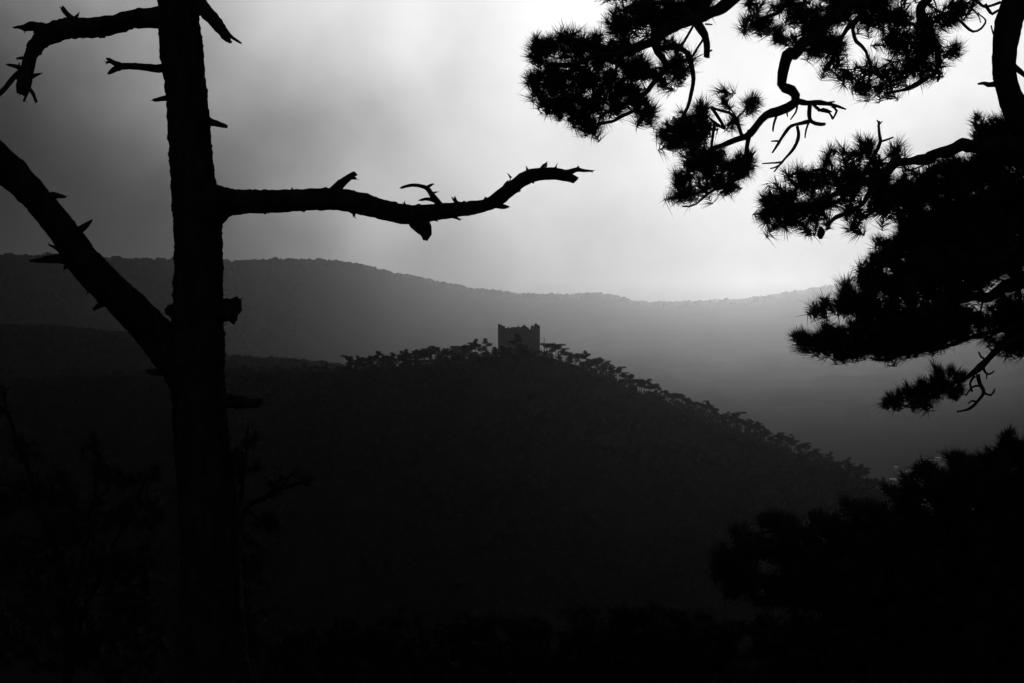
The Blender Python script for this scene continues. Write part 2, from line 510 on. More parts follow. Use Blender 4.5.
# the closed wood lower down the slope
C = []; S = []
while len(C) < 12000:
    px = random.uniform(-80, 1080); dd = random.uniform(-300, -5) if random.random() < 0.9 else random.uniform(-5, 40)
    d_ = interp([(a, c) for a, b, c in CREST], px)[0]+dd
    x = (px-512)*d_/F; s = random.uniform(1.3, 2.6)*(1 if dd < -25 else 0.6)
    C.append((x, d_, hill_z(x, d_)+s*0.75+random.uniform(0, 1.2))); S.append((s, s, s*random.uniform(0.6, 1.1)))
C = np.array(C); S = np.array(S)
V, T = domes(C, S*0.5); V2, T2 = leaf_cloud(C, S*1.1, 46, 0.30)
tag(link('slope_forest', tri_mesh('slope_forest', np.vstack([V, V2]), np.vstack([T, T2+len(V)])), M_FOREST),
    'dense dark pine wood on the near slope below the castle', 'forest', kind='stuff')

# ------------------------------------------------------------------ castle ruin
def ragged_wall(mb, a, b, zbase, top, thick, nx, holes=(), dz=0.5):
    """upright wall from a to b (plan), ragged top(s) with s in 0..1, holes (s0,s1,z0,z1) in metres above zbase"""
    L = (b-a).length; dr = (b-a)/L; nm = Vector((dr.y, -dr.x))
    zmax = max(top(i/nx) for i in range(nx+1)); nz_ = int(zmax/dz)+1
    keep = [[False]*nz_ for _ in range(nx)]
    for i in range(nx):
        h = min(top(i/nx), top((i+1)/nx))
        for j in range(nz_):
            if (j+0.5)*dz > h and j*dz >= h-dz*0.2: continue
            s = (i+0.5)/nx; z = (j+0.5)*dz
            if any(q[0] < s < q[1] and q[2] < z < q[3] for q in holes): continue
            keep[i][j] = True
    idx = {}; verts = []; faces = []
    def vid(i, j, side):
        k = (i, j, side)
        if k not in idx:
            s = i/nx; z = min(j*dz, top(s)) if j*dz > top(s)-dz else j*dz
            p = a+dr*(L*s)+nm*(thick/2*side)
            w = 0.07*noise.noise(Vector((s*L*1.3, z*1.3, side*5+L)))
            p = p+nm*w
            idx[k] = len(verts); verts.append((p.x, p.y, zbase+z))
        return idx[k]
    def kp(i, j): return 0 <= i < nx and 0 <= j < nz_ and keep[i][j]
    for i in range(nx):
        for j in range(nz_):
            if not keep[i][j]: continue
            faces.append([vid(i, j, 1), vid(i+1, j, 1), vid(i+1, j+1, 1), vid(i, j+1, 1)])
            faces.append([vid(i, j, -1), vid(i, j+1, -1), vid(i+1, j+1, -1), vid(i+1, j, -1)])
            for (ni, nj, p, q) in ((i-1, j, (i, j+1), (i, j)), (i+1, j, (i+1, j), (i+1, j+1)), (i, j-1, (i, j), (i+1, j)), (i, j+1, (i+1, j+1), (i, j+1))):
                if not kp(ni, nj):
                    faces.append([vid(*p, 1), vid(*p, -1), vid(*q, -1), vid(*q, 1)])
    mb.add(verts, faces)

CD = 596.0
pxm = CD/F
def zpix(py, d=CD): return CAM_Z+(341.5-py)*d/F
TOPF = [(498, 323.4), (499.6, 323.0), (501, 324.0), (502.5, 324.4), (504, 325.6), (506, 327.0), (509, 327.2), (511, 326.8), (513.5, 327.0), (516, 326.4), (517.4, 325.6), (518.5, 326.3),
        (520, 326.1), (523, 325.8), (526, 325.6), (527.2, 326.6), (528.3, 327.8), (529.5, 328.0), (530.5, 326.8), (532, 325.2), (533, 325.4), (534, 324.4), (536, 323.4), (537.5, 323.0), (538.6, 324.2), (540, 325.4)]
ZB = zpix(358)
def topf(s):
    px = 498+42*s
    return zpix(interp(TOPF, px)[0])-ZB+1.1*noise.noise(Vector((s*23, 3, 1)))+0.9*noise.noise(Vector((s*47, 5, 1)))+0.12*noise.noise(Vector((s*40, 1, 1)))
xl = (498-512)*pxm; xr = (540-512)*pxm
castle = empty('castle_ruin', (U(519, 355, CD+6).x, CD+6, ZB), 'roofless square stone castle ruin with ragged wall tops on the hilltop', 'castle')
TH = 1.5; DP = 13.0
def wall(name, a, b, top, holes=(), label=None):
    mb = MB(); ragged_wall(mb, Vector(a), Vector(b), ZB, top, TH, int((Vector(b)-Vector(a)).length/0.3), holes)
    o = mb.build(name, M_STONE, castle, smooth=False)
    if label: o['label'] = label
    return o
yF = CD
wz = zpix(343)-ZB
wall('front_wall', (xl, yF+TH/2), (xr, yF+TH/2), topf, [(0.845, 0.885, wz-0.4, wz+1.7), (0.80, 0.83, wz-3.2, wz-1.8), (0.25, 0.285, wz-0.5, wz+0.8)], 'front castle wall with a dark slit near its right corner')
def topb(s): return zpix(328.4)-ZB+0.8*noise.noise(Vector((s*33, 2, 2)))+0.9*noise.noise(Vector((s*7, 4, 1)))-0.6
def tops(s): return zpix(325.5)-ZB+0.5*noise.noise(Vector((s*6, 9, 2)))-1.0*math.sin(s*math.pi)
wall('side_wall', (xl+TH/2, yF+TH+0.01), (xl+TH/2, yF+DP), tops)
wall('side_wall', (xr-TH/2, yF+TH+0.01), (xr-TH/2, yF+DP), tops)
wall('back_wall', (xl, yF+DP+TH/2+0.01), (xr, yF+DP+TH/2+0.01), topb)

# little flat building on the crest
def box(mb, x0, x1, y0, y1, z0, z1):
    mb.add([(x, y, z) for z in (z0, z1) for x, y in ((x0, y0), (x1, y0), (x1, y1), (x0, y1))],
           [(0, 3, 2, 1), (4, 5, 6, 7), (0, 1, 5, 4), (1, 2, 6, 5), (2, 3, 7, 6), (3, 0, 4, 7)])
d_ = 606; xa, xb = (450.5-512)*d_/F, (461.8-512)*d_/F; zt = zpix(346.2, d_); zb = zpix(362, d_)
bld = empty('small_building', ((xa+xb)/2, d_+2, zb), 'small flat topped stone building among pines left of the castle', 'building')
mb = MB(); ragged_wall(mb, Vector((xa, d_)), Vector((xb, d_)), zb, lambda s: zt-zb-0.05-0.1*noise.noise(Vector((s*9, 2, 2))), 0.5, 14, [(0.35, 0.5, 3.2, 5.0)])
ragged_wall(mb, Vector((xa, d_+4)), Vector((xb, d_+4)), zb, lambda s: zt-zb-0.1, 0.5, 12)
ragged_wall(mb, Vector((xa+0.25, d_+0.26)), Vector((xa+0.25, d_+3.74)), zb, lambda s: zt-zb-0.1, 0.5, 10)
ragged_wall(mb, Vector((xb-0.25, d_+0.26)), Vector((xb-0.25, d_+3.74)), zb, lambda s: zt-zb-0.1, 0.5, 10)
mb.build('wall', M_STONE, bld, smooth=False)
mb = MB(); box(mb, xa-0.15, xb+0.15, d_-0.4, d_+4.4, zt-0.04, zt+0.14); mb.build('roof', M_STONE, bld, smooth=False)

# thin pole right of the castle
pz = hill_z((544.3-512)*598/F, 598)
pole = empty('signal_pole', ((544.3-512)*598/F, 598, pz-0.5), 'thin upright pole on the crest beside the right castle corner', 'pole')
mb = MB(); b0 = Vector(pole.location)
tube(mb, [(b0, 0.22), (b0+Vector((0, 0, 4.5)), 0.19), (Vector((b0.x, b0.y, zpix(342.3, 598))), 0.17)], 8, seg=0.6)
mb.build('shaft', M_POLE, pole)
mb = MB(); tube(mb, [(Vector((b0.x, b0.y, zpix(342.4, 598))), 0.11), (Vector((b0.x-0.05, b0.y, zpix(337, 598))), 0.08)], 6, seg=0.5)
mb.build('mast', M_POLE, pole)

# ------------------------------------------------------------------ village in the valley
spots = [(896, 474), (900, 470), (903, 475), (906, 468), (909, 473), (912, 466), (915, 471), (918, 464), (921, 468), (924, 461), (926, 466), (929, 459), (932, 463), (935, 467), (893, 479), (938, 458), (942, 463), (947, 459), (953, 466), (960, 461)]
for i, (px, py) in enumerate(spots):
    d = 1525+(479-py)*7+random.uniform(-40, 40)
    x = (px-512)*d/F
    def surf(x_, y_):
        return ground_z(x_, y_)
    # stand on whichever is higher: valley floor or foot of the far ridge
    z = surf(x, d)
    t0 = (d-FOOT)/(interp(FR, px)[1]-FOOT)
    if t0 > 0: z = max(z, far_point(px, t0).z)
    w, l, h = random.uniform(1.4, 2.3), random.uniform(1.6, 3.2), random.uniform(1.8, 3.0); metal = i % 3 != 1
    hs = empty('house', (x, d, z), 'tiny pale house in the hazy valley right of the castle hill', 'house', 'houses in the valley')
    hs.rotation_euler = (0, 0, random.uniform(-0.6, 0.6))
    mb = MB(); box(mb, -l, l, -w, w, -3, h)
    rise = w*(0.12 if metal else 0.75)
    mb.add([(-l, -w, h), (-l, w, h), (-l, 0, h+rise)], [(0, 1, 2)]); mb.add([(l, -w, h), (l, w, h), (l, 0, h+rise)], [(0, 2, 1)])
    def child(mb, nm, mat, par):
        me = bpy.data.meshes.new(nm); me.from_pydata(mb.v, [], mb.f); me.update(); me.materials.append(mat)
        o = bpy.data.objects.new(nm, me); COL.objects.link(o); o.parent = par; return o
    wl = child(mb, 'wall', M_PLASTER, hs)
    mb = MB(); e = 0.5
    k = (w+e)/w
    for s in (-1, 1):
        mb.add([(-l-e, s*w*k, h-rise*(k-1)+0.02), (l+e, s*w*k, h-rise*(k-1)+0.02), (l+e, 0, h+rise+0.02), (-l-e, 0, h+rise+0.02),
                (-l-e, s*w*k, h-rise*(k-1)+0.3), (l+e, s*w*k, h-rise*(k-1)+0.3), (l+e, 0, h+rise+0.3), (-l-e, 0, h+rise+0.3)],
               [(0, 1, 2, 3), (4, 5, 6, 7), (0, 1, 5, 4), (1, 2, 6, 5), (2, 3, 7, 6), (3, 0, 4, 7)])
    rf = child(mb, 'roof', M_ROOF if metal else M_TILE, hs)
    for kx in (-0.5, 0.5):
        mb = MB(); box(mb, kx*l-0.5, kx*l+0.5, -w-0.05, -w+0.05, h*0.35, h*0.35+1.2); child(mb, 'window', M_WINDOW, hs)

# ------------------------------------------------------------------ dead pine on the left
D0 = 8.0
bx = U(213, 690, D0)
dead = empty('dead_pine', (bx.x, bx.y, ground_z(bx.x, bx.y)), 'bare dead pine trunk with broken limbs and stubs at the left', 'tree')
mb = MB()
tube(mb, pp([(221, 800, 54), (219, 760, 46), (216, 700, 38), (213, 655, 33), (212, 610, 30), (211, 550, 29.5), (208, 500, 28.5), (202, 440, 27), (198.5, 390, 26), (197, 345, 27), (198, 300, 24), (198.5, 250, 23.2),
             (196.5, 215, 23), (193, 180, 21.5), (190.5, 150, 20.5), (187, 100, 19.8), (181.5, 50, 20.8), (178, 0, 19.5), (176, -70, 18.5), (172, -180, 17), (176, -330, 14), (172, -500, 9), (176, -620, 3)], D0),
     34, 0.13, 22, seg=0.012)
tube(mb, pp([(212, 311, 12), (224, 310, 11.5), (231, 307.5, 10), (236, 304, 7.5), (238, 301, 4.5)], D0), 14, 0.4, 26, seg=0.012, jag=1.2)
lump(mb, U(171, 311, D0), (0.030, 0.05, 0.035), 0.5)
tube(mb, pp([(224, 312, 8), (231, 315, 7), (235, 319, 4.5)], D0-0.03), 10, 0.5, 30, seg=0.012, jag=1.5)
lump(mb, U(238, 402, D0), (0.05, 0.06, 0.035), 0.5)
lump(mb, U(240, 465, D0), (0.04, 0.08, 0.10), 0.5)
lump(mb, U(172, 62, D0), (0.05, 0.05, 0.08), 0.3)
def shards(mb, path, n, d=D0, big=1.0):
    C = catmull(pp(path, d), 0.01)
    for _ in range(n):
        i = random.randrange(1, len(C)-1); c, r = C[i]; t_ = (C[i+1][0]-C[i-1][0]).normalized()
        a = random.choice((0, math.pi))+random.gauss(0, .5); sx = t_.cross(Vector((0, 1, 0))).normalized()
        q = (sx*math.cos(a)+Vector((0, 1, 0))*math.sin(a)).normalized()
        o = c+q*r*0.93; L_ = random.uniform(0.01, 0.05)*big
        tube(mb, [(o-t_*L_, 0.005), (o+q*random.uniform(0.002, 0.009), random.uniform(0.006, 0.012)*big), (o+t_*L_*0.8+q*random.uniform(0, 0.01), 0.003)], 6, 0.4, 60, seg=0.008, jag=1)
TR = [(212, 610, 30), (208, 500, 28.5), (202, 440, 27), (198.5, 390, 26), (197, 345, 27), (198, 300, 24), (198.5, 250, 23.2), (196.5, 215, 23), (193, 180, 21.5), (190.5, 150, 20.5), (187, 100, 19.8), (181.5, 50, 20.8), (178, 0, 19.5)]
shards(mb, TR, 150)
trunk = mb.build('trunk', M_DEAD, dead)

def limb(name, pts, parent, sides=12, rough=0.2, freq=18, d=D0, label=None, jag=0.8, seg=None):
    mb = MB(); tube(mb, pp(pts, d), sides, rough, freq, seg=seg, jag=jag)
    if len(pts) > 8: shards(mb, pts[2:-2], 45, d, 0.6)
    o = mb.build(name, M_DEAD, parent)
    if label: o['label'] = label
    return o
def twig(pts, parent, d=D0, name='twig', more=()):
    mb = MB(); tube(mb, pp(pts, d), 7, 0.25, 40, seg=0.012, jag=1.0)
    for q in more: tube(mb, pp(q, d), 6, 0.25, 40, seg=0.012, jag=1.0)
    for q in [pts]+list(more):
        w = pp(q, d); e, r = w[-1]; dr = (w[-1][0]-w[-2][0]).normalized()
        for _ in range(3):
            k = (dr+Vector((random.gauss(0, .35), random.gauss(0, .35), random.gauss(0, .35)))).normalized()
            o = e-dr*0.006+Vector((random.uniform(-1, 1), random.uniform(-1, 1), random.uniform(-1, 1)))*r*0.5
            tube(mb, [(o, max(0.0028, r*0.45)), (o+k*random.uniform(0.008, 0.024), 0.0008)], 4, seg=0.01)
    return mb.build(name, M_DEAD, parent)

# long limb to the right
b1 = limb('branch', [(188, 207, 24, 0), (206, 206, 27, 0), (217, 204, 21, -.01), (225, 202.5, 15.4, -.02), (232, 202, 13, -.03), (240, 201.8, 12.2, -.05), (265, 201.5, 11.3, -.1), (290, 201, 10.8, -.14), (330, 199, 11, -.2), (360, 203.5, 10.8, -.24), (390, 211.2, 9.8, -.28),
                     (408, 214.5, 9.6, -.3), (425, 213.5, 9.0, -.31), (445, 211, 7.6, -.33), (470, 208, 7, -.36), (488, 204.5, 6.2, -.38), (500, 197, 7.2, -.39), (515, 185.5, 6.6, -.42), (530, 176, 6.6, -.45), (550, 173.6, 6.2, -.48), (564, 175.5, 5.8, -.5), (575, 180, 3.6, -.52)],
          dead, 14, 0.16, 22, label='long crooked dead limb reaching right over the valley', seg=0.016)
twig([(330, 195, 5, -.2), (341, 184, 4.6, -.2), (349, 177.5, 3.4, -.2), (355, 173.5, 2.6, -.2)], b1, more=[[(349, 177, 2.4, -.2), (356, 178.5, 1.4, -.2)]])
twig([(441, 206, 3.2, -.33), (434, 198, 3.2, -.34), (430, 192, 2.6, -.35), (425.6, 187.4, 2.2, -.36), (413, 185, 1.7, -.38), (401, 187.8, 1.3, -.4)], b1,
     more=[[(426, 188, 1.8, -.36), (430, 185.5, 1.4, -.36), (433, 184, 1, -.36)], [(437, 202, 2, -.34), (428, 199, 1.8, -.34), (420, 200.3, 1.1, -.34)], [(431, 194, 1.2, -.35), (436, 192, .8, -.35)]])
limb('twig', [(413, 213, 9, -.31), (419, 222, 9, -.31), (424, 230, 7.6, -.31), (426, 235, 5.6, -.31), (425, 239, 2.6, -.31)], b1, 10, 0.25, 30)
for a in ([(457, 205, 2.4, -.34), (455, 198, 1, -.34)], [(460, 204, 2, -.34), (454, 200.2, 1.4, -.34), (452.6, 198.2, .8, -.34)], [(452, 216, 2, -.34), (460, 219.6, .8, -.34)], [(494, 204, 4, -.38), (503, 206.6, 2.6, -.38), (508, 207, 1.2, -.38)],
          [(528, 172, 2, -.45), (526.6, 167.5, .8, -.45)], [(541, 170, 2.2, -.47), (543.5, 165.4, 1.5, -.47), (546.5, 163, 1, -.47)], [(545, 168, 1.3, -.47), (546.8, 165.2, .8, -.47)], [(555, 170, 1.6, -.48), (556.3, 165.5, .8, -.48)],
          [(563, 173, 3, -.5), (570, 172, 3, -.51), (577, 169.6, 2.4, -.52), (584, 170.6, 1.6, -.53), (592.5, 171, .8, -.54)], [(575, 171, 1.4, -.52), (578.5, 167, .9, -.52)], [(511, 178, 1.4, -.41), (509, 175, .7, -.41)],
          [(354, 213, 2, -.24), (354, 216, 1, -.24)], [(405, 205, 1.6, -.3), (404, 203, .8, -.3)], [(292, 190.5, 1.6, -.14), (292, 188.6, 1, -.14)]):
    twig(a, b1)
# upper left limb
b2 = limb('branch', [(182, 14, 13, 0), (162, 17, 11, -.02), (145, 18, 9.6, -.05), (130, 19.5, 9.2, -.08), (115, 24, 9.4, -.1), (100, 26.5, 9.8, -.13), (85, 27.5, 9.8, -.16), (70, 28.5, 10, -.2), (56, 31.5, 10.2, -.23), (46, 36, 10, -.26),
                     (38, 44, 7.8, -.28), (31, 55, 6, -.3), (27.5, 68, 6.5, -.32), (25, 80, 7.6, -.33), (23, 87, 7.4, -.34), (21.5, 92, 4.4, -.34)], dead, 13, 0.2, 24, label='dead limb at the upper left bending down at its end', seg=0.016)
twig([(48, 30, 5.5, -.26), (38, 26.5, 5, -.27), (30, 26, 4.2, -.28), (24, 27.5, 3, -.29), (18, 27, 1.8, -.29), (14, 27.6, .9, -.3)], b2, more=[[(30, 27, 4, -.28), (24.5, 29.5, 2.4, -.28)]])
twig([(74, 21, 4, -.2), (68.5, 15.5, 2.8, -.2), (64.5, 11, 2.4, -.2), (62.6, 8, 2.2, -.2)], b2, more=[[(74, 19, 2.6, -.2), (78.3, 14.5, 1, -.2)]])
twig([(24, 68, 2.6, -.32), (14, 77, 2.6, -.36), (6, 87, 2.6, -.4), (-3, 97, 2.2, -.44), (-18, 118, 1, -.5)], b2)
for a in ([(22, 69, 2.6, -.32), (15, 66, 2, -.34), (7.5, 64.8, 1.2, -.35)], [(19, 67, 1, -.33), (19.4, 63.6, .7, -.33)], [(29, 58, 2.4, -.3), (22, 58, 1.8, -.31), (17, 58.6, 1, -.31)], [(31, 77, 2.4, -.33), (36, 75, 1.6, -.33), (41, 73.5, .7, -.33)],
          [(29, 88, 2, -.34), (33, 94, 1.8, -.35), (36, 101.5, 1.5, -.35)], [(29, 89, 1.6, -.34), (26.5, 95, 1.3, -.35), (23.8, 101, .9, -.35)], [(104, 35, 3, -.12), (100, 37, 1.4, -.12)]):
    twig(a, b2)
# big low limb on the left
b3 = limb('branch', [(205, 420, 16, .0), (186, 375, 20, .02), (168, 349, 20, .0), (150, 328, 18.5, -.04), (135, 312.5, 17.8, -.1), (118, 296, 17.2, -.16), (101, 280, 17, -.22), (86, 264, 16.2, -.27), (75, 249, 15.4, -.3), (62, 230, 14.4, -.36),
                     (50, 214, 13.8, -.4), (38, 200, 14, -.44), (22, 183, 15.2, -.5), (4, 166, 16.2, -.55), (-25, 138, 16, -.65), (-80, 90, 14, -.8), (-160, 40, 11, -1), (-260, -10, 6, -1.2), (-320, -60, 2, -1.3)], dead, 16, 0.14, 18, label='thick dead limb climbing to the left edge', seg=0.02)
for a in ([(47, 196, 4, -.42), (56, 195.6, 3, -.42), (65, 197, 1.2, -.42)], [(78, 232, 4.5, -.33), (86, 225.5, 3, -.33), (91.5, 220.5, .9, -.33)], [(64, 258, 5.5, -.32), (50, 258.8, 4.2, -.33), (40, 260, 2.6, -.34), (30, 260.8, 1, -.35)], [(60, 251, 2.2, -.33), (54, 247, 1.5, -.33), (49, 245, .8, -.33)],
          [(68, 263, 3.5, -.3), (65, 268.5, 1.5, -.3)], [(107, 301, 4, -.18), (100, 304.5, 3, -.18), (94, 309, 1.6, -.18)], [(90, 291, 2, -.25), (88, 292.5, 1, -.25)], [(24, 199, 2, -.5), (20, 200, 1, -.5)], [(168, 370, 5, 0), (157, 372, 3.6, -.03), (146.5, 370.5, 1.6, -.05)]):
    twig(a, b3)
# stubs on the trunk
for a, mr in (([(172, 67, 5, 0), (158, 68.5, 4, -.03), (145, 67, 3.4, -.06), (130, 66, 3.3, -.1), (118, 66, 3.6, -.12)], [[(120, 65, 3, -.12), (113, 62.5, 2.6, -.13), (107.5, 58.5, 1.7, -.13)], [(120, 67, 3.2, -.12), (113.5, 70, 2.8, -.13), (108.5, 73.5, 1.4, -.13)], [(113, 62, 1.6, -.13), (106.5, 62.5, 1, -.13)]]),
              ([(170, 97, 3.4, 0), (162, 98.6, 2.6, -.02), (153.5, 100.3, 1.5, -.04)], []),
              ([(205, 121, 4.6, 0), (214, 123, 3.4, -.02), (221, 125, 2.6, -.04), (226.8, 126.4, 1.8, -.05)], []),
              ([(190, -6, 9, 0), (202, 7, 7.4, -.02), (211, 17, 6.6, -.05), (219, 26.5, 6, -.07), (226, 36, 4.6, -.09), (229, 40.5, 2.4, -.1)], [[(225, 31, 2.2, -.09), (233, 38, 1.7, -.1), (241, 43, .9, -.11)], [(228, 38, 2, -.1), (231, 42.5, .9, -.1)]]),
              ([(218, 399, 8, 0), (236, 402, 6, -.04), (250, 403.5, 4.6, -.08), (262, 401.5, 3.4, -.1)], [[(250, 404, 3.6, -.08), (258, 405.6, 2, -.1)]])):
    twig(a, dead, name='branch_stub', more=mr)

# ------------------------------------------------------------------ living pines: boughs with needle tufts
def needles(P, A, SCL, n=60, length=0.108, width=0.0052):
    """3-sided needles round shoots: tips P (k,3), axes A (k,3)"""
    k = len(P)
    A = A/np.linalg.norm(A, axis=1, keepdims=True)
    r = rng.normal(size=(k, n, 3)); r -= (r*A[:, None]).sum(2, keepdims=True)*A[:, None]
    r /= np.linalg.norm(r, axis=2, keepdims=True)
    s = rng.uniform(0, 1, (k, n, 1))                     # 0 shoot base .. 1 tip
    ang = np.radians(66-40*s+rng.normal(0, 11, (k, n, 1)))
    d = A[:, None]*np.cos(ang)+r*np.sin(ang)
    d[..., 2] -= 0.04
    base = P[:, None]+A[:, None]*((s-1)*0.11*SCL[:, None, None])
    L = length*SCL[:, None, None]*rng.uniform(0.72, 1.1, (k, n, 1))
    tip = base+d*L
    u = np.cross(d, rng.normal(size=d.shape)); u /= np.linalg.norm(u, axis=2, keepdims=True)
    v = np.cross(d, u)
    w = width*0.5
    mid = base+d*L*0.5+r*0.004
    vs = []
    for q in range(3):
        a = 2*math.pi*q/3
        vs.append(mid*0+base+(u*math.cos(a)+v*math.sin(a))*w)
    V = np.stack(vs+[tip], 2).reshape(-1, 3)
    o = (np.arange(k*n)*4)[:, None, None]
    T = (np.array([[0, 1, 3], [1, 2, 3], [2, 0, 3]])[None]+o).reshape(-1, 3)
    return V, T

def bough(parent, limbs, blobs, d, spread, twigs=(), per=34.0, mat=M_BARK, label=None, scl=1.0, nn=58, poly=None, name='branch'):
    """limbs/twigs: pixel paths; blobs: (px, py, rx, ry) filled with tufts"""
    mb = MB(); nodes = []
    for L in limbs:
        C = tube(mb, pp(L, d), 9, 0.2, 24, seg=0.03, jag=0.4, wob=0.022); nodes += [c for c, r in C]
    for L in twigs: tube(mb, pp(L, d), 6, 0.25, 40, seg=0.018, jag=0.5, wob=0.012)
    limb_n = len(nodes)
    pts = []
    for b in blobs:
        px, py, rx, ry = b[:4]; dens = b[4] if len(b) > 4 else 1.0; dof = b[5] if len(b) > 5 else 0
        n = max(1, int(round(math.pi*rx*ry/per*dens)))
        for _ in range(n):
            a = random.uniform(0, 6.283); q = math.sqrt(random.random())
            pts.append(U(px+rx*q*math.cos(a), py+ry*q*math.sin(a), d+dof+random.uniform(-1, 1)*spread))
    NP = np.array([tuple(p) for p in nodes]); Q = np.array([tuple(p) for p in pts])
    dist = np.array([np.linalg.norm(NP-q, axis=1).min() for q in Q]); order = np.argsort(dist)
    tree = [tuple(p) for p in NP]; P = []; A = []
    for oi in order:
        q = Q[oi]; TN = np.array(tree); dd = np.linalg.norm(TN-q, axis=1)
        j = int(dd.argmin()); b = Vector(tree[j]); qv = Vector(q)
        L_ = (qv-b).length
        if L_ > 0.02:
            perp = Vector((random.uniform(-1, 1), random.uniform(-1, 1), random.uniform(-1.2, 0.3)))
            m1 = b+(qv-b)*0.4+perp*0.22*L_; m2 = b+(qv-b)*0.75+perp*0.14*L_
            r0 = 0.0045+0.012*min(L_, 0.6)
            tube(mb, [(b, r0), (m1, r0*0.85), (m2, r0*0.7), (qv, 0.0035)], 5, seg=0.03)
            tree.append(tuple(m1)); tree.append(tuple(m2)); ax = (qv-m2).normalized()
        else: ax = Vector((0, 0, 1))
        tree.append(tuple(q))
        ax = (ax+Vector((0, 0, 0.45))+Vector((random.gauss(0, .25), random.gauss(0, .25), random.gauss(0, .2)))).normalized()
        P.append(tuple(q)); A.append(tuple(ax))
    br = mb.build(name, mat, parent)
    if label: br['label'] = label
    P = np.array(P); A = np.array(A)
    V, T = needles(P, A, scl*rng.uniform(0.62, 1.12, len(P)), nn)
    link('needles', tri_mesh('needles', V, T), M_NEEDLE, br)
    return br

PD = 8.4
pb = U(1105, 700, PD)
pine = empty('pine_tree', (pb.x, pb.y, ground_z(pb.x, pb.y)), 'large living pine with spreading needled boughs filling the right side', 'tree')
mb = MB()
tube(mb, pp([(1116, 790, 60), (1112, 740, 52), (1105, 680, 46), (1098, 560, 42), (1090, 430, 39), (1078, 300, 34), (1062, 210, 28), (1042, 152, 21), (1024, 122, 15.5), (1010, 96, 11.5), (1004, 72, 11), (1005, 48, 11.8), (1009, 24, 13), (1016, 0, 13), (1026, -40, 12), (1022, -110, 11), (1005, -190, 9), (1010, -280, 6), (1016, -360, 2)], PD), 20, 0.14, 18, seg=0.025)
mb.build('trunk', M_BARK, pine)
mb = MB()
tube(mb, pp([(998, 84, 3.4), (988, 84.5, 2.4), (984, 83, 1.8), (978, 84, 1)], PD), 7, 0.2, 40, seg=0.014); mb.build('branch_stub', M_BARK, pine)
mb = MB()
tube(mb, pp([(1013, 66, 3.6), (1022, 73, 2.6), (1034, 82, 1.6)], PD), 7, 0.2, 40, seg=0.014); mb.build('branch_stub', M_BARK, pine)

# A: bough hanging into the top middle
bough(pine, [[(1018, -60, 9, 0), (940, -75, 8, -.3), (850, -55, 7.5, -.5), (780, -28, 7, -.7), (740, -6, 6.6, -.8), (712, 13, 6, -.85), (690, 22, 5.6, -.9), (668, 31, 5.2, -.9), (650, 42, 4.4, -.9), (622, 52, 3.4, -.9), (585, 60, 2.6, -.9), (550, 66, 1.8, -.9)],
             [(664, 34, 3.6, -.9), (655, 46, 3.6, -.9), (664, 62, 3.2, -.9), (652, 86, 2.6, -.9), (630, 100, 2, -.9), (600, 118, 1.5, -.9)],
             [(660, 48, 2.6, -.9), (676, 47, 2.6, -.88), (689, 55, 2.6, -.87), (695, 72, 2.3, -.86), (692, 95, 2, -.86), (680, 125, 1.6, -.86)],
             [(696, 20, 3, -.9), (680, 6, 2.6, -.9), (655, 2, 2.2, -.9), (625, 10, 1.6, -.9)]],
      [(545, 44, 12, 12), (541, 52, 10, 10), (570, 42, 18, 14), (597, 50, 20, 16), (624, 55, 18, 16), (530, 79, 9, 8, 1.2), (548, 78, 16, 16), (575, 80, 20, 16), (600, 85, 22, 14, .8), (625, 80, 16, 14, .7),
       (566, 108, 18, 14), (588, 112, 16, 16), (595, 126, 12, 6), (545, 98, 8, 8), (640, 66, 12, 14), (618, 100, 12, 10, .8), (640, 96, 12, 10, .9), (648, 112, 10, 8),
       (630, 12, 22, 14, .8), (655, 6, 22, 12), (690, 3, 20, 12), (612, 22, 8, 9), (622, 30, 10, 6, .8), (645, 26, 18, 10, .7), (676, 18, 12, 8), (668, 44, 12, 8, .6), (700, -20, 40, 14), (640, -16, 40, 10), (600, -4, 14, 6, .5),
       (684, 66, 12, 14, .7), (668, 78, 12, 14, .6)],
      PD, 0.26, twigs=[[(696, 20, 4.4, -.9), (702, 32, 4, -.9), (705, 44, 3.4, -.9), (706.5, 57, 2.6, -.9)], [(706, 53, 1.2, -.9), (712, 50, .7, -.9)], [(704, 38, 1.4, -.9), (697, 48, 1, -.9), (692, 60, .7, -.9)], [(705, 24, 1, -.9), (712, 25, .6, -.9)],
                       [(598, 124, 1.6, -.9), (612, 122, 1.6, -.9), (622, 116, 1.6, -.9), (636, 108, 1.4, -.9)]],
      label='needled bough hanging into the top middle')
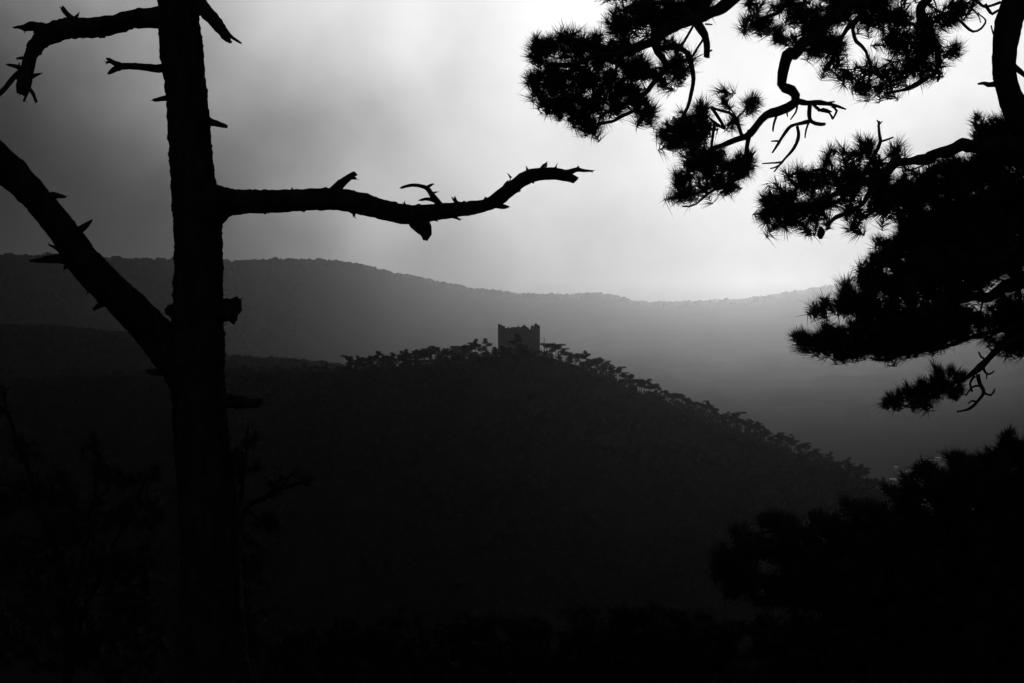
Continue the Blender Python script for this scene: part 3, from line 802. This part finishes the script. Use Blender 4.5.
# B: crooked limb coming down to the lower tufts
bough(pine, [[(1024, -40, 8, 0), (960, -50, 7.4, -.25), (900, -30, 7, -.4), (860, -6, 6.4, -.5), (832, 18, 6, -.6), (812, 38, 5.6, -.62), (800, 46, 5.6, -.65), (789, 53, 5.4, -.68), (784, 66, 5.2, -.7), (785, 82, 5, -.7), (793, 98, 5, -.7), (786, 108, 4.6, -.7), (772, 114, 4.4, -.7), (758, 124, 4.2, -.7), (744, 135, 3.6, -.7), (722, 146, 2.8, -.7), (700, 158, 2, -.7), (684, 168, 1.4, -.7)],
             [(750, 130, 2.6, -.7), (747, 146, 2.4, -.7), (745, 162, 1.8, -.7), (728, 182, 1.4, -.7), (708, 194, 1.2, -.7), (695, 203, 1.1, -.7), (682, 205, .8, -.7)],
             [(742, 136, 2.2, -.7), (735, 120, 1.8, -.7), (728, 112, 1.5, -.7), (712, 108, 1.2, -.7)]],
      [(668, 128, 12, 9, .9), (686, 120, 14, 10, .9), (702, 112, 12, 10, .8), (722, 96, 6, 8, .8), (692, 140, 16, 12), (672, 142, 10, 10), (705, 128, 12, 9, .7), (696, 160, 16, 10), (712, 155, 14, 9, .8), (683, 182, 12, 10), (698, 186, 12, 8),
       (712, 178, 12, 10, .8), (728, 192, 6, 6, .9), (733, 172, 10, 10), (746, 158, 9, 8), (752, 103, 7, 7, 1.3), (738, 118, 9, 6, .7), (722, 160, 12, 8, .7), (676, 196, 6, 5), (743, 168, 6, 6)],
      PD, 0.2, twigs=[[(794, 100, 3.4, -.7), (803, 102, 3, -.7), (814, 102.5, 2.6, -.7), (826, 104, 2, -.7), (836, 106, 1.4, -.7), (846, 109, .8, -.7)], [(810, 103, 2.4, -.7), (809, 112, 2.2, -.7), (810, 121, 2, -.7), (816, 124, 1.8, -.7), (825, 124, 1.2, -.7)],
                      [(812, 103, 1.6, -.7), (820, 110, 1.4, -.7), (830, 113, 1, -.7), (833, 119, .8, -.7)], [(832, 106, 1.3, -.7), (837, 111, 1, -.7), (833, 119, .7, -.7)], [(818, 111, 1, -.7), (824, 109, 1, -.7), (832, 112, .7, -.7)],
                      [(810, 121, 2, -.7), (801, 124, 1.9, -.7), (792, 127, 1.8, -.7), (784, 136, 1.4, -.7), (778, 144, 1.2, -.7), (772, 153, .8, -.7)], [(797, 126, 1.8, -.7), (799, 136, 1.7, -.7), (794, 148, 1.5, -.7), (786, 158, 1.3, -.7), (779, 166, 1, -.7), (770, 169, .7, -.7)],
                      [(782, 162, 1.2, -.7), (776, 163, 1, -.7), (762, 164, .6, -.7)], [(783, 162, 1, -.7), (774, 172, .8, -.7)], [(778, 141, 1, -.7), (771, 141, .6, -.7)], [(809, 122, 1.2, -.7), (806, 131, .9, -.7), (805, 138, .6, -.7)],
                      [(779, 110, 1.4, -.7), (774, 124, 1.1, -.7), (773, 131, .7, -.7)], [(797, 104, 1.4, -.7), (795, 112, 1, -.7), (791, 120, .7, -.7)], [(786, 110, 1.1, -.7), (788, 117, .6, -.7)], [(825, 104, .9, -.7), (835, 102, .7, -.7)], [(794, 146, .8, -.7), (799, 138, .5, -.7)]],
      label='crooked snaking limb with bare forked twigs and needle tufts')
# the crown over the top right
bough(pine, [[(1020, -60, 8, .1), (970, -40, 6, 0), (935, -12, 5.4, -.1), (920, 12, 4.6, -.15), (931, 36, 4, -.2), (938, 55, 3.2, -.2), (936, 72, 2, -.2), (922, 82, 1.6, -.2), (905, 90, 1.3, -.2), (886, 94, 1, -.2)],
             [(930, -6, 4.4, -.1), (895, -8, 4, -.2), (868, 6, 3.4, -.3), (850, 24, 2.6, -.3), (836, 44, 1.8, -.3), (826, 58, 1.4, -.3)],
             [(868, 6, 3, -.3), (830, -8, 3, -.35), (795, 0, 2.4, -.4), (770, 16, 1.6, -.4), (750, 24, 1, -.4)],
             [(853, 20, 2, -.3), (855, 42, 1.7, -.3), (866, 52, 1.4, -.3), (870, 66, 1.1, -.3)]],
      [(750, 22, 9, 8), (770, 26, 12, 8), (785, 36, 10, 8), (790, 6, 14, 8), (806, 14, 14, 12), (820, 30, 18, 14, 1.2), (812, 50, 10, 6), (842, 12, 18, 12), (832, 44, 14, 10), (835, 66, 9, 9, .8), (842, 74, 9, 6, .8), (866, 66, 10, 7, .7), (872, 14, 18, 14), (895, 22, 16, 12), (905, 44, 16, 12, 1.1),
       (890, 36, 10, 10, .7), (925, 28, 12, 16, 1.2), (930, 50, 10, 14, 1.1), (918, 66, 14, 10), (902, 72, 12, 8), (886, 70, 8, 8, .8), (864, 84, 10, 6), (874, 88, 12, 5), (894, 84, 14, 6, .7), (945, 14, 16, 8), (960, 4, 16, 5), (955, 46, 8, 5, 1.1), (948, 52, 5, 4), (855, -6, 60, 8), (760, 2, 16, 4, .7), (926, 76, 8, 5, .6), (745, -8, 12, 5)],
      PD+0.35, 0.26, twigs=[[(957, 18, 1.4, -.1), (966, 26, 1.3, -.1), (973, 31, 1.2, -.1), (981, 28, 1.1, -.1), (986, 20, 1, -.1), (978, 12, .9, -.1)], [(985, 4, 1.6, -.1), (992, 14, 1.4, -.1), (998, 10, 1.2, -.1), (999, 24, 1, -.1), (995, 36, .8, -.1), (991, 26, .8, -.1)], [(975, -4, 1.3, -.1), (972, 8, 1.1, -.1), (966, 15, .9, -.1), (960, 17, .6, -.1)], [(972, 9, .9, -.1), (979, 15, .8, -.1), (981, 22, .6, -.1)],
                       [(936, 68, 1.6, -.2), (940, 72, 1.4, -.2), (938, 82, 1, -.2)], [(938, 72, 1, -.2), (931, 80, .8, -.2)], [(884, 94, 1.2, -.2), (900, 91, 1.3, -.2), (914, 84, 1.3, -.2), (922, 79, 1.2, -.2)], [(877, -4, 1.2, -.3), (888, 10, 1.1, -.3), (901, 14, 1, -.3), (911, 4, .9, -.3)], [(970, -6, 2, 0), (984, 6, 1.6, 0), (1000, 2, 1.4, 0)]],
      label='needled crown bough over the top right')
# C: middle bough pointing left
bough(pine, [[(1036, 146, 12, 0), (1000, 146, 9, -.1), (972, 147, 6.8, -.2), (950, 150, 6, -.25), (930, 156, 5.4, -.3), (912, 160, 5, -.34), (892, 168, 4.4, -.38), (868, 180, 3.6, -.42), (840, 192, 2.8, -.46), (805, 204, 2, -.5), (775, 210, 1.3, -.52)],
             [(860, 183, 2.4, -.42), (872, 160, 2.2, -.42), (878, 148, 1.9, -.42), (880.5, 140, 1.7, -.42), (880, 122, 1.3, -.42)],
             [(845, 190, 2.2, -.46), (830, 174, 1.7, -.46), (812, 170, 1.2, -.46)],
             [(880, 176, 2.6, -.4), (862, 204, 2.2, -.4), (842, 214, 1.8, -.4), (826, 226, 1.2, -.4)]],
      [(766, 196, 8, 7, 1.1), (776, 190, 9, 7), (764, 222, 6, 8), (780, 212, 16, 14, 1.3), (800, 195, 18, 14, 1.2), (806, 214, 14, 12, 1.2), (795, 174, 12, 6), (806, 172, 10, 6), (823, 172, 14, 10), (828, 158, 8, 6), (840, 150, 9, 7), (834, 190, 18, 14, 1.2), (852, 165, 14, 12, 1.1), (866, 140, 9, 7),
       (862, 150, 12, 9), (900, 148, 8, 6), (890, 152, 8, 5), (876, 166, 12, 10), (866, 186, 20, 14, 1.2), (862, 206, 16, 10, 1.1), (886, 198, 18, 12, 1.2), (890, 184, 16, 12, 1.2), (908, 182, 14, 14, 1.2), (905, 205, 14, 12, 1.2), (822, 204, 10, 10), (822, 222, 6, 8), (806, 228, 8, 5), (784, 228, 10, 5), (848, 224, 10, 6, .9), (862, 216, 6, 4), (884, 212, 10, 5), (768, 208, 8, 8)],
      PD, 0.3, twigs=[[(879, 142, 1, -.42), (893, 137, .8, -.42)], [(880, 124, 1, -.42), (877.5, 120.5, .7, -.42)], [(880, 124, .9, -.42), (882.5, 121.5, .6, -.42)], [(828, 226, 1.6, -.4), (836, 216, 1.6, -.4), (848, 212, 1.5, -.4), (862, 210, 1.5, -.4)]],
      per=52, label='middle bough reaching left from the pine trunk')
# cone on bough C
mb = MB(); lump(mb, U(821, 233, PD-0.4), (0.021, 0.021, 0.033), 0.35, 8); mb.build('pine_cone', M_BARK, pine)
# D: heavy dark mass at the right edge
bough(pine, [[(1060, 190, 14, .1), (1010, 196, 10, .0), (965, 208, 7, -.1), (930, 224, 4.5, -.2), (895, 240, 2.6, -.3)],
             [(1044, 160, 10, 0), (1010, 150, 6, .1), (985, 138, 3.5, .1), (975, 124, 1.8, .1)]],
      [(978, 124, 9, 10, .9), (985, 140, 14, 10), (1000, 128, 14, 14), (1020, 130, 16, 18, 1.3), (960, 168, 26, 12, 1.2), (1000, 165, 30, 18, 1.4), (940, 180, 20, 14, 1.3), (980, 190, 34, 18, 1.5), (930, 205, 22, 16, 1.4), (1015, 200, 24, 24, 1.5), (965, 222, 36, 18, 1.6), (920, 228, 20, 12, 1.4), (905, 218, 10, 8), (908, 232, 10, 8, 1.3), (893, 240, 10, 6), (1010, 240, 30, 22, 1.5), (955, 240, 30, 14, 1.4), (1045, 200, 20, 60, 1)],
      PD+0.25, 0.38, per=36, nn=62, label='dense dark bough mass at the right edge')
bough(pine, [[(1072, 268, 16, .1), (1024, 282, 9, 0), (1004, 287, 5.4, -.06), (985, 296, 5, -.1), (962, 303, 4, -.15), (930, 308, 3.2, -.2), (890, 318, 2.6, -.3), (850, 328, 1.8, -.4), (815, 336, 1.2, -.5)],
             [(1060, 250, 10, .1), (1000, 258, 6, 0), (950, 262, 4, -.1), (905, 270, 2.8, -.2), (870, 288, 1.8, -.3), (835, 304, 1.2, -.4)]],
      [(884, 246, 10, 8), (880, 258, 12, 7, 1.1), (868, 264, 8, 5), (905, 256, 22, 14, 1.4), (945, 262, 30, 14, 1.5), (990, 262, 34, 14, 1.4), (875, 280, 16, 12, 1.3), (847, 284, 4, 4, 3), (856, 290, 8, 6), (905, 285, 24, 16, 1.5), (940, 288, 20, 14, 1.4), (965, 283, 20, 10, 1.3), (845, 300, 10, 8, 1.2), (826, 303, 5, 4, 2.5), (815, 310, 4, 4, 3), (860, 305, 18, 12, 1.4), (890, 312, 24, 12, 1.5), (930, 314, 24, 12, 1.5), (825, 328, 6, 5, 1), (798, 336, 4, 4, 3), (806, 337, 6, 5, 2), (812, 341, 9, 6, 1.2), (830, 335, 14, 9, 1.3), (830, 345, 14, 7, 1.3), (858, 335, 22, 14, 1.5), (895, 336, 26, 15, 1.6), (855, 350, 20, 5, 1.2), (890, 349, 22, 5, 1.3), (930, 334, 22, 12, 1.5), (945, 322, 20, 12, 1.4), (920, 345, 18, 5, 1.1), (960, 330, 16, 7, 1.2), (960, 315, 16, 10, 1.2), (975, 322, 12, 6, 1)],
      PD+0.1, 0.36, per=36, nn=62, twigs=[[(930, 352, 1.6, -.1), (950, 345, 2, -.1), (972, 338, 2.6, -.1), (1000, 330, 3, 0), (1030, 326, 4, .1)], [(870, 358, 1, -.2), (882, 360, 1.2, -.2), (900, 355, 1.4, -.2), (930, 350, 1.6, -.2)], [(917, 348, 1, -.2), (918, 357, .7, -.2)], [(936, 350, 1.1, -.2), (942, 346, .8, -.2)]],
      label='broad lower bough with left pointing fingers of needles')
bough(pine, [[(1076, 318, 14, .2), (1040, 320, 8, .2), (1012, 322, 4, .2), (990, 318, 2, .2)]],
      [(1010, 300, 16, 8, 1.3), (1000, 310, 16, 7, 1.2), (1018, 318, 20, 16, 1.5), (1012, 338, 16, 10, 1.3), (1018, 350, 14, 6, 1.1), (990, 318, 12, 8, 1.1), (1040, 330, 18, 26, 1.3), (985, 338, 8, 5, .8), (1000, 346, 10, 5, .9)],
      PD+0.5, 0.25, per=46, label='short bough at the right edge')
# E: small hanging bough
bough(pine, [[(1072, 330, 10, .2), (1040, 334, 6, .1), (1012, 340, 4.2, 0), (998, 349, 3.8, 0), (990, 358, 3.6, 0), (983, 365, 3.4, 0), (972, 374, 2.8, 0), (955, 382, 2, 0), (930, 390, 1.5, 0), (905, 397, 1.1, 0), (888, 402, .8, 0)]],
      [(888, 400, 4, 3, 3), (897, 396, 9, 6, 1.3), (908, 390, 9, 6, 1.3), (912, 400, 9, 4, 1.1), (922, 384, 8, 6, 1.3), (926, 394, 12, 7, 1.3), (938, 370, 6, 6, 1.2), (940, 380, 10, 9, 1.4), (952, 376, 9, 8, 1.3), (948, 390, 10, 6, 1.2), (960, 386, 6, 5, 1), (966, 373, 4, 4, .8), (930, 402, 10, 3, .8)],
      PD+0.1, 0.16, per=40, scl=0.8,
      twigs=[[(978, 374, 2, 0), (980, 384, 1.9, 0), (984, 393, 1.8, 0), (978, 402, 1.6, 0), (970, 409, 1.3, 0), (957, 412, .8, 0)], [(984, 393, 1.4, 0), (991, 395, 1.2, 0), (995, 388, .7, 0)], [(981, 386, 1.2, 0), (972, 388, 1, 0), (966, 396, .6, 0)], [(983, 366, 1.4, 0), (988, 374, 1.1, 0), (994, 371, .6, 0)], [(978, 402, 1, 0), (972, 401, .8, 0), (968, 404, .5, 0)], [(975, 376, 1.5, 0), (970, 384, 1.2, 0), (972, 392, .8, 0)], [(900, 404, 1, 0), (915, 408, 1, 0), (930, 405, 1, 0)], [(989, 360, 1.4, 0), (981, 357, 1, 0), (978, 352, .7, 0)], [(987, 372, 1, 0), (987, 379, .6, 0)]],
      label='small drooping bough with bare twigs below the mass')

# ------------------------------------------------------------------ young pine and shrubs in the dark foreground
def young_pine(base_px, d, limbs, blobs, label, group=None, name='young_pine', scl=0.72, per=26, spread=0.4, nn=56):
    b = U(base_px, 700, d)
    r_ = empty(name, (b.x, b.y, ground_z(b.x, b.y)), label, 'tree' if name == 'young_pine' else 'shrub', group)
    def rooted(L):      # stems start in the ground
        q = L[0]
        if q[1] < 690: return L
        g = U(q[0], q[1], d); pg = 341.5+(CAM_Z-ground_z(g.x, g.y)+0.06)*F/d
        return [(q[0], max(pg, q[1]+4), q[2]*1.15)]+list(L)
    bough(r_, [rooted(L) for L in limbs], blobs, d, spread, per=per, scl=scl, nn=nn, name='branches')
    return r_
young_pine(985, 7.0, [[(985, 720, 16), (985, 640, 13), (980, 560, 9), (985, 500, 5), (1000, 450, 2)], [(984, 640, 8), (930, 580, 5), (860, 545, 3), (790, 530, 1.6), (735, 540, 1)], [(982, 570, 6), (945, 520, 4), (920, 490, 2.4), (905, 480, 1.2)],
                      [(984, 600, 7), (1040, 540, 4), (1080, 480, 2)], [(950, 600, 4), (880, 590, 3), (800, 580, 2), (740, 575, 1)], [(985, 520, 3), (960, 480, 2), (952, 455, 1)]],
           [(1012, 436, 7, 8, 1.2), (1000, 450, 12, 10), (1024, 448, 14, 12), (953, 458, 8, 6, 1.2), (970, 462, 14, 6), (985, 468, 24, 14), (926, 470, 10, 8, 1.1), (940, 480, 16, 10), (907, 480, 8, 6), (890, 487, 6, 5), (915, 495, 18, 8), (960, 492, 30, 16, 1.1), (1010, 490, 26, 26, 1.1), (850, 504, 9, 6, 1.1), (875, 508, 14, 6), (905, 515, 26, 12), (950, 525, 36, 18), (1010, 540, 30, 30), (818, 518, 9, 5), (838, 525, 18, 10), (768, 516, 8, 6, 1.1), (785, 525, 14, 8), (740, 532, 8, 6), (757, 545, 18, 12), (722, 552, 8, 7), (718, 570, 7, 7), (740, 570, 18, 14), (800, 550, 28, 20), (860, 555, 34, 22), (930, 575, 40, 26), (790, 590, 40, 16), (860, 605, 40, 20), (1000, 600, 40, 30), (1050, 520, 22, 60), (735, 590, 10, 7), (1000, 650, 50, 30), (900, 640, 60, 30), (820, 640, 50, 24), (880, 535, 30, 16, 1.3), (920, 545, 34, 20, 1.3), (965, 545, 30, 24, 1.2), (850, 580, 60, 22), (940, 620, 50, 20, 1.2), (940, 670, 90, 16), (800, 672, 70, 12), (1030, 580, 20, 50)],
           'spreading young pine rising from the dark ground at lower right')
young_pine(690, 8.6, [[(705, 720, 8), (700, 660, 6), (690, 625, 3), (680, 612, 1.5)], [(702, 670, 4), (740, 630, 2), (770, 618, 1)], [(702, 675, 4), (660, 640, 2), (640, 632, 1)]],
           [(680, 618, 10, 6), (700, 622, 16, 8), (665, 630, 16, 8), (735, 628, 18, 8), (765, 622, 14, 8), (640, 640, 14, 7), (700, 645, 40, 12), (770, 645, 20, 12), (650, 660, 30, 12), (700, 668, 70, 16, 1.2), (600, 676, 50, 8), (770, 665, 40, 18, 1.2)],
           'low dark pine bush at the foot of the young pine', name='pine_bush')
young_pine(222, 8.8, [[(222, 720, 6), (226, 640, 5), (232, 560, 4), (246, 510, 3), (268, 494, 2.2), (292, 485, 1.5), (316, 479, .8)], [(230, 570, 3), (240, 500, 2.4), (246, 450, 1.8), (250, 425, 1)], [(246, 510, 2), (262, 520, 1.5), (272, 533, 1)], [(280, 489, 1.4), (292, 474, 1), (300, 466, .6)]],
           [(252, 430, 7, 7, .7), (252, 446, 8, 10, .8), (250, 470, 10, 14, .9), (268, 487, 12, 8, .8), (288, 482, 12, 6, .8), (306, 479, 10, 5, .8), (296, 470, 6, 5, .7), (262, 515, 12, 14, .9), (272, 527, 8, 8, .8), (250, 560, 16, 40, .8), (250, 640, 18, 50, 1)],
           'small needled shrub behind the dead trunk, its sprigs poking out right', name='shrub', per=75, spread=0.2)
young_pine(60, 8.4, [[(70, 720, 7), (66, 640, 5), (55, 560, 4), (40, 500, 3), (20, 450, 2), (8, 410, 1.2), (4, 385, .8)], [(66, 640, 3), (90, 520, 2), (98, 440, 1)], [(68, 650, 3), (115, 540, 2), (152, 470, 1)]],
           [(6, 382, 8, 8, .5), (8, 408, 8, 8, .6), (24, 450, 18, 12, .9), (56, 478, 22, 12, .9), (92, 442, 9, 8, 1), (98, 462, 10, 10, 1), (122, 478, 20, 10, 1), (150, 470, 12, 7, 1), (20, 495, 34, 18, 1), (80, 510, 44, 20, 1), (140, 512, 24, 16, 1), (60, 560, 70, 30, 1), (130, 580, 36, 40, 1), (40, 630, 60, 40, 1), (120, 650, 50, 30, 1)],
           'dense dark needled shrub filling the lower left corner', name='shrub', per=60, spread=0.3)

for bx_, top, half, dd, lb in ((330, 622, 60, 8.6, 'added low dark bush on the ground right of the dead trunk'), (440, 614, 66, 8.9, 'added low dark bush at the bottom left of the middle'),
                          (545, 618, 60, 8.5, 'added low dark bush at the bottom middle, below the castle'), (625, 606, 50, 8.8, 'added low dark bush left of the foot of the young pine')):
    L = [[(bx_, 740, 6), (bx_+4, 690, 4), (bx_, top+8, 1.5)]]+[[(bx_, 735, 5), (bx_+k*half*0.5, 690, 3), (bx_+k*half*0.95, top+24, 1)] for k in (-1, 1, -.5, .5)]
    B = [(bx_+half*random.uniform(-.9, .9), top+random.uniform(2, 18), random.uniform(9, 16), random.uniform(6, 10), 1) for _ in range(9)]
    B += [(bx_, top+30, half*1.05, 18, 1), (bx_, top+54, half*1.15, 18, 1), (bx_, 683, half*1.15, 14, 1)]
    young_pine(bx_, dd, L, B, lb, group='added dark bushes along the bottom', name='pine_bush', per=46, spread=0.3)  # added bushes: a dark strip standing in for the black near ground

# grass tufts on the ground we stand on
V = []; T = []
for i in range(2600):
    a = random.uniform(-0.45, 0.45); r = random.uniform(4.5, 10.5)
    x0_, y0_ = r*math.sin(a), r*math.cos(a); z0_ = ground_z(x0_, y0_)
    if noise.noise(Vector((x0_*0.9, y0_*0.9, 0))) < -0.05: continue
    for k in range(5):
        h = random.uniform(0.06, 0.22); dx, dy = random.gauss(0, .05), random.gauss(0, .05); xx, yy = x0_+random.gauss(0, .03), y0_+random.gauss(0, .03)
        o = len(V); w = 0.0025
        V += [(xx-w, yy, z0_-0.02), (xx+w, yy, z0_-0.02), (xx, yy+w, z0_-0.02), (xx+dx, yy+dy, z0_+h)]
        T += [(o, o+1, o+3), (o+1, o+2, o+3), (o+2, o, o+3)]
tag(link('grass', tri_mesh('grass', np.array(V), np.array(T)), M_GRASS), 'sparse dry grass on the dark ground in front', 'grass', kind='stuff')
